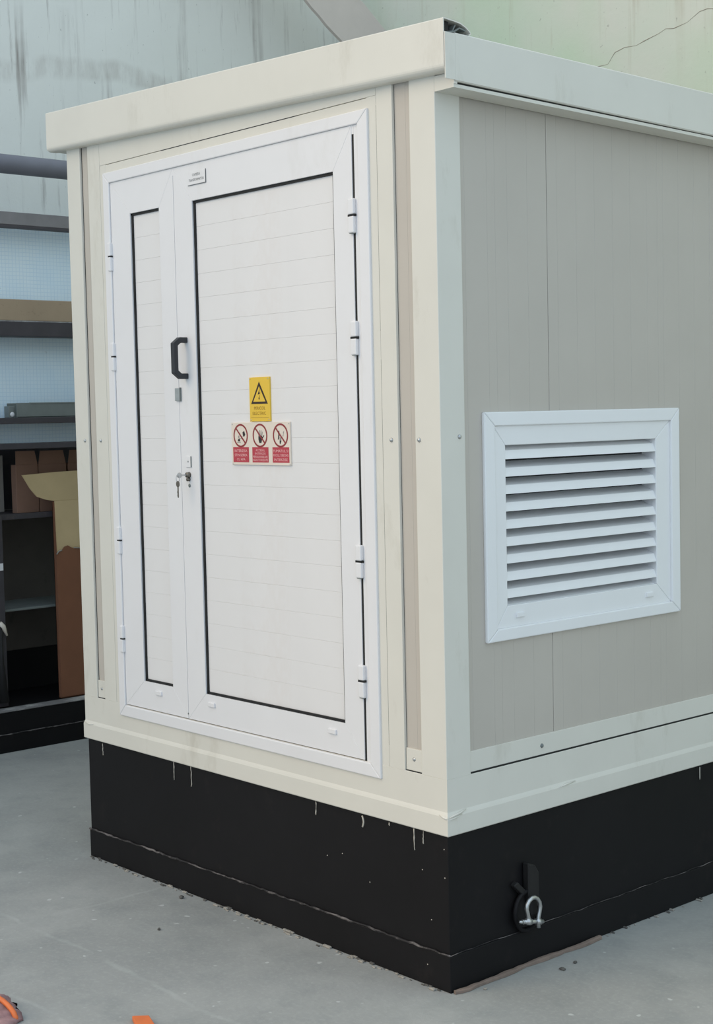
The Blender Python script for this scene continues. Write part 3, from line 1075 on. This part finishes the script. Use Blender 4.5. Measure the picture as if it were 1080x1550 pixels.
# crumbs of mortar along the foot of the plinth: uncountable
random.seed(11)
cr = MB(STONEL)
for i in range(150):
    front = random.random() < 0.72
    if front:
        x = random.uniform(-W, -0.02); y = -random.uniform(0.001, 0.018) ** 1.0
    else:
        x = random.uniform(0.003, 0.014); y = random.uniform(0.66, 2.2)
    r = random.uniform(0.0015, 0.005) * (1.3 if random.random() < .15 else 1)
    cr.use(STONEL if random.random() < .55 else STONE)
    cr.box(x - r * random.uniform(1, 3), x + r * random.uniform(1, 3), y - r * .8, y + r * .8, 0.0, r * 1.1, r * 0.3, 1)
o = cr.build('mortar_crumbs', kind='stuff')
tag(o, 'grey crumbs of mortar and grit along the foot of the plinth', 'rubble')

# orange plastic end and mauve rag at the bottom edge of the picture
b = MB(ORANGE)
b.hull([(-0.500, -0.735, 0.0), (-0.470, -0.700, 0.0), (-0.300, -0.765, 0.0), (-0.325, -0.810, 0.0),
        (-0.500, -0.735, 0.014), (-0.470, -0.700, 0.014), (-0.300, -0.765, 0.018), (-0.325, -0.810, 0.018)],
       [(0, 1, 2, 3), (4, 5, 6, 7), (0, 1, 5, 4), (1, 2, 6, 5), (2, 3, 7, 6), (3, 0, 4, 7)], 0.003)
for v_ in b.bm.verts:
    v_.co += Vector((0.032, 0.002, 0))
tag(b.build('orange_strip'), 'orange plastic strip lying on the concrete at the bottom edge', 'strip')
rg = thing('rag_bundle', 'mauve crumpled rag bundle with an orange strap at the bottom left corner', 'rag', (-0.80, -1.02, 0))
random.seed(5)
t = bmesh.new()
bmesh.ops.create_icosphere(t, subdivisions=4, radius=1.0)
for v in t.verts:
    c = v.co.copy()
    k = 1 + 0.10 * math.sin(7 * c.x + 2 * c.y) + 0.08 * math.sin(9 * c.y + 4 * c.z + 1) + 0.05 * math.sin(17 * c.x - 8 * c.z)
    v.co = Vector((c.x * 0.130 * k, c.y * 0.090 * k, max(-0.0, c.z * 0.045 * k)))
    v.co += Vector((-0.79, -1.000, 0.001))
m = MB(RAG)
m._add(t)
m.build('rag_cloth', rg, smooth=True)
m = MB(ORANGE)
pts = []
for i in range(15):
    a = PI * i / 14
    pts.append((-0.775 - 0.10 * math.cos(a), -0.975 - 0.012 * math.cos(a), 0.004 + 0.046 * math.sin(a)))
m.tube(pts, 0.007, 8)
m.build('strap', rg, 'orange strap over the rag')

# ------------------------------------------------------------------ left: open steel rack on its own black base
XR = -3.65


def at(y, z, x):                           # a point measured on the rack front, carried to depth x along the same sight line
    k = (CAM.x - x) / (CAM.x - XR)
    return (CAM.y + (y - CAM.y) * k, CAM.z + (z - CAM.z) * k)


base = thing('steel_base', 'low black steel base with worn grey edge left of the kiosk', 'base', (XR - 0.27, 0.6, 0))
b = MB(BLACKST)
b.box(XW + 0.004, XR, -1.4, 2.6, 0.0, 0.090, 0.003)
b.box(XW + 0.004, XR - 0.003, -1.4, 2.6, 0.090, 0.197, 0.003)
b.build('base_beam', base)
b = MB(WELD)
wm = b
bead((XR, -1.4, 0.090), (XR, 2.6, 0.091), 0.0035, 130, 0.0012)
b.build('weld_seam', base)
MB(WORN).box(XR - 0.085, XR - 0.001, -1.4, 2.6, 0.197, 0.203, 0.002).build('edge_plate', base, 'worn grey edge plate')

rack = thing('storage_rack', 'open dark steel rack with pale blue mesh sheets left of the kiosk', 'rack', (XR - 0.25, 0.8, 0.203))
RY0, RY1 = 0.02, 2.5
xb = XR - 0.11                             # front line of the lower posts
for y in (RY0, RY1):
    MB(RACKD).box(XR - 0.11, XR - 0.05, y - 0.05, y + 0.01, 0.203, 2.93, 0.003).build('upright', rack)
    MB(RACKD).box(XW + 0.004, XW + 0.05, y - 0.05, y + 0.01, 0.1975, 2.93, 0.003).build('upright', rack)
yy, _ = at(0.645, 1, xb)
b = MB(RACKD).box(xb - 0.05, xb, yy - 0.055, yy, 0.203, 1.14, 0.003)
b.build('upright', rack, 'short dark upright at the left picture edge')
b = MB(WHITE).box(xb, xb + 0.002, yy - 0.05, yy - 0.004, 0.875, 0.91)
b.build('paper_label', rack, 'small white label on the short upright')
MB(PIPEM).tube([(XR - 0.05 + 0.03, -0.6, 2.829), (XR - 0.02, 2.7, 2.829)], 0.046, 20).build('pipe', rack, 'dark grey round pipe along the top')
b = MB(RACKG)
b.box(XR - 0.05, XR, RY0 - 0.05, RY1, 2.541, 2.601, 0.002)
b.use(RACKD).box(XR - 0.048, XR - 0.001, RY0 - 0.05, RY1, 2.527, 2.541, 0.001)
b.build('beam', rack, 'grey beam above the upper blue sheet')
MB(RACKD).box(XR - 0.12, XR, RY0 - 0.05, RY1, 2.010, 2.079, 0.002).build('beam', rack)
MB(RACKD).box(XR - 0.12, XR, RY0 - 0.05, RY1, 1.588, 1.618, 0.002).build('beam', rack)
b = MB(RACKD)
b.box(XW + 0.05, XR, RY0 - 0.05, RY1, 1.466, 1.494, 0.002)
b.build('shelf', rack, 'dark top shelf over the boxes')
for z0, z1 in ((2.079, 2.527), (1.494, 2.010)):
    MB(MESHS).box(XR - 0.135, XR - 0.125, RY0 - 0.02, RY1, z0, z1 + (0.05 if z1 > 2.2 else 0.0)).build('mesh_sheet', rack, 'pale blue sheet with a fine square mesh')
xs = XR - 0.15
_, z1 = at(0.7, 1.140, xs)
ys1, _ = at(0.95, 1, xs)
b = MB(RACKD).box(XW + 0.05, xs, RY0 - 0.05, RY1, z1, z1 + 0.014, 0.002)
b.box(xs - 0.004, xs + 0.002, RY0 - 0.05, RY1, z1 - 0.012, z1 + 0.016, 0.001)
b.build('shelf', rack)
SH1 = z1 + 0.014
_, z2 = at(0.7, 0.684, xs)
b = MB(GREYM).box(XW + 0.05, xs, RY0 - 0.05, RY1, z2, z2 + 0.012, 0.002)
b.build('shelf', rack, 'grey lower shelf')
_, z3 = at(0.7, 0.49, XW + 0.06)
MB(BLACKST).box(XW + 0.004, XW + 0.03, -0.2, RY1, 0.1975, z3, 0.002).build('back_board', rack, 'black board low at the back of the rack')

SHADEB = simple('shade_dark_stained_board', (84, 78, 72), 0.85, var=0.12, vs=5, dirt=(50, 44, 44), dfac=0.8, dscale=(10, 10, 8))  # shade of the rack interior put into the base colour, stains over it
PALEB = simple('pale_dusty_board', (172, 166, 158), 0.85, var=0.06, vs=5, dirt=(110, 100, 92), dfac=0.5, dscale=(10, 10, 8))
MB(SHADEB).box(XW + 0.004, XW + 0.024, -0.2, RY1, z3, SH1 - 0.014, 0.002).build('back_board', rack, 'stained dark board added as the shade behind the lower shelves')
MB(RACKD).box(XW + 0.004, XW + 0.024, -0.2, RY1, SH1, 1.466, 0.002).build('back_board', rack)  # added dark fill, stands for the shade behind the shelf cartons
MB(PALEB).box(xs - 0.24, xs - 0.225, 0.1, 0.862, SH1, 1.43, 0.002).build('pale_board', rack, 'pale dusty board leaning behind the cartons')

# plank and tray on the rails
b = MB(WOOD).box(XR - 0.10, XR - 0.004, -0.35, 1.95, 2.0845, 2.186, 0.003)
b.use(WORN).box(XR - 0.11, XR - 0.002, -0.35, 1.95, 2.079, 2.0845, 0.001)
tag(b.build('wooden_plank'), 'tan wooden plank on edge on the dark rail between the blue sheets', 'plank')
tr = thing('metal_tray', 'grey metal tray standing on the thin rail before the lower blue sheet', 'tray', (XR - 0.06, 1.1, 1.618))
b = MB(GREYM)
b.box(XR - 0.11, XR - 0.012, 0.752, 1.75, 1.618, 1.622)
b.box(XR - 0.016, XR - 0.012, 0.752, 1.75, 1.618, 1.689, 0.001)
b.box(XR - 0.11, XR - 0.106, 0.752, 1.75, 1.618, 1.689, 0.001)
b.box(XR - 0.11, XR - 0.012, 1.746, 1.75, 1.618, 1.689)
b.box(XR - 0.022, XR - 0.010, 0.825, 1.75, 1.684, 1.690, 0.001)
b.build('tray_body', tr)
b = MB(GREYM)
b.box(XR - 0.075, XR - 0.03, 0.718, 0.752, 1.618, 1.674, 0.002)
b.use(WHITE).dome((XR - 0.03, 0.737, 1.634), 0.012, (1, 0, 0), 0.004)
b.build('end_bracket', tr)

# cardboard boxes on the shelf
xc = XR - 0.20
for i, (y0, y1, zt_, lab) in enumerate(((0.838, 0.962, 1.452, 'leftmost brown carton on the shelf behind the open flap'),
                                        (0.968, 1.127, 1.450, 'middle brown carton on the shelf behind the open flap'),
                                        (1.140, 1.330, 1.449, 'brown carton on the shelf nearest the kiosk'))):
    a0 = y0; a1 = y1
    bx = thing('cardboard_carton', lab, 'box', (xc - 0.03, (a0 + a1) / 2, SH1), 'cartons on the rack shelf')
    d0 = xc - 0.004 * i
    MB(CARDD).box(d0 - 0.05, d0, a0, a1, SH1, SH1 + (zt_ - SH1) * 0.78, 0.002).build('carton_body', bx)
    # upright flap tapering towards the top
    zz = SH1 + (zt_ - SH1) * 0.78
    MB(CARDD).prism([(a0 + 0.001, zz), (a1 - 0.001, zz), (a1 - 0.016, zt_), (a0 + (0.012 if i else 0.002), zt_)], YZ, d0 - 0.004, d0, 0.0008).build('flap', bx)

# tall open carton standing in front of the rack end
y0, zA = at(0.933, 0.945, XR - 0.10)
tc_ = thing('tall_carton', 'tall flattened brown cardboard carton with a torn front and a pale flap bent open', 'box', (XR - 0.18, y0 + 0.17, 0.203))
xf = XR - 0.095
yL, yR = y0, y0 + 0.34
b = MB(CARD)
# torn front: ragged upper edge
top = [(yL, 0.930), (yL + 0.012, 0.944), (yL + 0.03, 0.948), (yL + 0.045, 0.966), (yL + 0.066, 0.972), (yL + 0.082, 0.962), (yL + 0.10, 0.956), (yL + 0.14, 0.952), (yL + 0.34, 0.955)]
b.prism([(yL, 0.205), (yR, 0.205)] + top[::-1], YZ, xf - 0.004, xf)
b.box(xf - 0.028, xf - 0.024, yL, yR, 0.205, 1.19)
b.box(xf - 0.028, xf, yR - 0.004, yR, 0.205, 1.19)
b.prism([(xf - 0.028, 0.205), (xf - 0.004, 0.205), (xf - 0.004, 0.93), (xf - 0.012, 1.195), (xf - 0.028, 1.195)], lambda p, q, h: (p, h, q), yL, yL + 0.004)
b.box(xf - 0.028, xf, yL, yR, 0.204, 0.208)
b.build('carton_body', tc_)
b = MB(CARDIN)
b.box(xf - 0.014, xf - 0.009, yL + 0.004, yR - 0.004, 0.80, 1.200, 0.001)
b.build('inner_liner', tc_, 'paler inner liner above the torn front')
# pale torn edge
MB(STONEL).tube([(xf + 0.001, p, q + 0.002) for p, q in top[:3]], 0.0035, 6).build('torn_edge', tc_)
MB(STONEL).tube([(xf + 0.001, p, q + 0.002) for p, q in top[6:8]], 0.0035, 6).build('torn_edge', tc_)
# big flap: hinged at the top of the liner and thrown outwards to the left
b = MB(CARDIN)
fl = [(yL, 1.200), (yL - 0.045, 1.208), (yL - 0.098, 1.226), (yL - 0.135, 1.266), (yL - 0.183, 1.336), (yL + 0.02, 1.345), (yR, 1.350), (yR, 1.200)]
t = bmesh.new()
fr_ = [t.verts.new((xf - 0.008 + (q - 1.200) * 0.12, p, q)) for p, q in fl]
bk_ = [t.verts.new((xf - 0.013 + (q - 1.200) * 0.12, p, q)) for p, q in fl]
t.faces.new(fr_); t.faces.new(bk_[::-1])
for i in range(len(fl)):
    j = (i + 1) % len(fl)
    t.faces.new((fr_[i], bk_[i], bk_[j], fr_[j]))
bmesh.ops.recalc_face_normals(t, faces=t.faces[:])
b._add(t)
b.build('flap', tc_, 'pale cardboard flap bent open')

# pale glove-like scrap caught at the short upright
b = MB(SGN)
b.tube([(xb + 0.012, yy - 0.040, 0.62), (xb + 0.014, yy - 0.022, 0.60), (xb + 0.012, yy - 0.002, 0.555)], [0.012, 0.013, 0.005], 8)
b.use(DKMARK)
b.tube([(xb + 0.012, yy - 0.035, 0.62), (xb + 0.012, yy - 0.037, 0.42), (xb + 0.012, yy - 0.035, 0.23)], [0.006, 0.012, 0.03], 8)
tag(b.build('cable_end', smooth=True), 'dark hose with a pale end hanging at the short upright', 'hose')

# ------------------------------------------------------------------ stair stringer in the corner, cracks on the walls
xsl = XW + 0.50
kk = (CAM.x - xsl) / (CAM.x - XW)


def w2(y, z):
    return (CAM.y + (y - CAM.y) * kk, CAM.z + (z - CAM.z) * kk)


A = w2(3.0956, 4.0913); B = w2(3.3528, 3.8942)
d = Vector((B[0] - A[0], B[1] - A[1])).normalized()
a0 = Vector(A) - d * 1.9
a1 = Vector(B) + d * 0.42
nrm = Vector((-d.y, d.x))
w_ = 0.30
lo, hi = [], []
random.seed(2)
for i in range(40):
    p = a0.lerp(a1, i / 39)
    lo.append(tuple(p + nrm * random.uniform(-0.006, 0.006)))
q0 = a0 + nrm * w_; q1 = a1 + nrm * (w_ + 0.0)
b = MB(SLAB)
b.prism(lo + [tuple(q1), tuple(q0)], YZ, xsl - 0.022, xsl)
b.build('trim_1', kind='structure')

b = MB(CRACK)
from_px = [(-2.77, 3.535), (-2.66, 3.53), (-2.60, 3.53), (-2.55, 3.585), (-2.48, 3.600), (-2.40, 3.595), (-2.33, 3.612), (-2.25, 3.628), (-2.20, 3.645),
           (-2.15, 3.636), (-2.06, 3.650), (-1.98, 3.69), (-1.93, 3.695), (-1.85, 3.68), (-1.6, 3.75), (-1.3, 3.72)]
kc = (YB - CAM.y) / (3.95 - CAM.y)
b.tube([(CAM.x + (x - CAM.x) * kc, YB, CAM.z + (z - CAM.z) * kc) for x, z in from_px], [0.0016 + 0.0008 * math.sin(i * 2.3) for i in range(len(from_px))], 6)
b.build('crack', wb, 'fine wandering crack in the plaster')
print('polys', sum(len(o.data.polygons) for o in bpy.data.objects if o.type == 'MESH'))
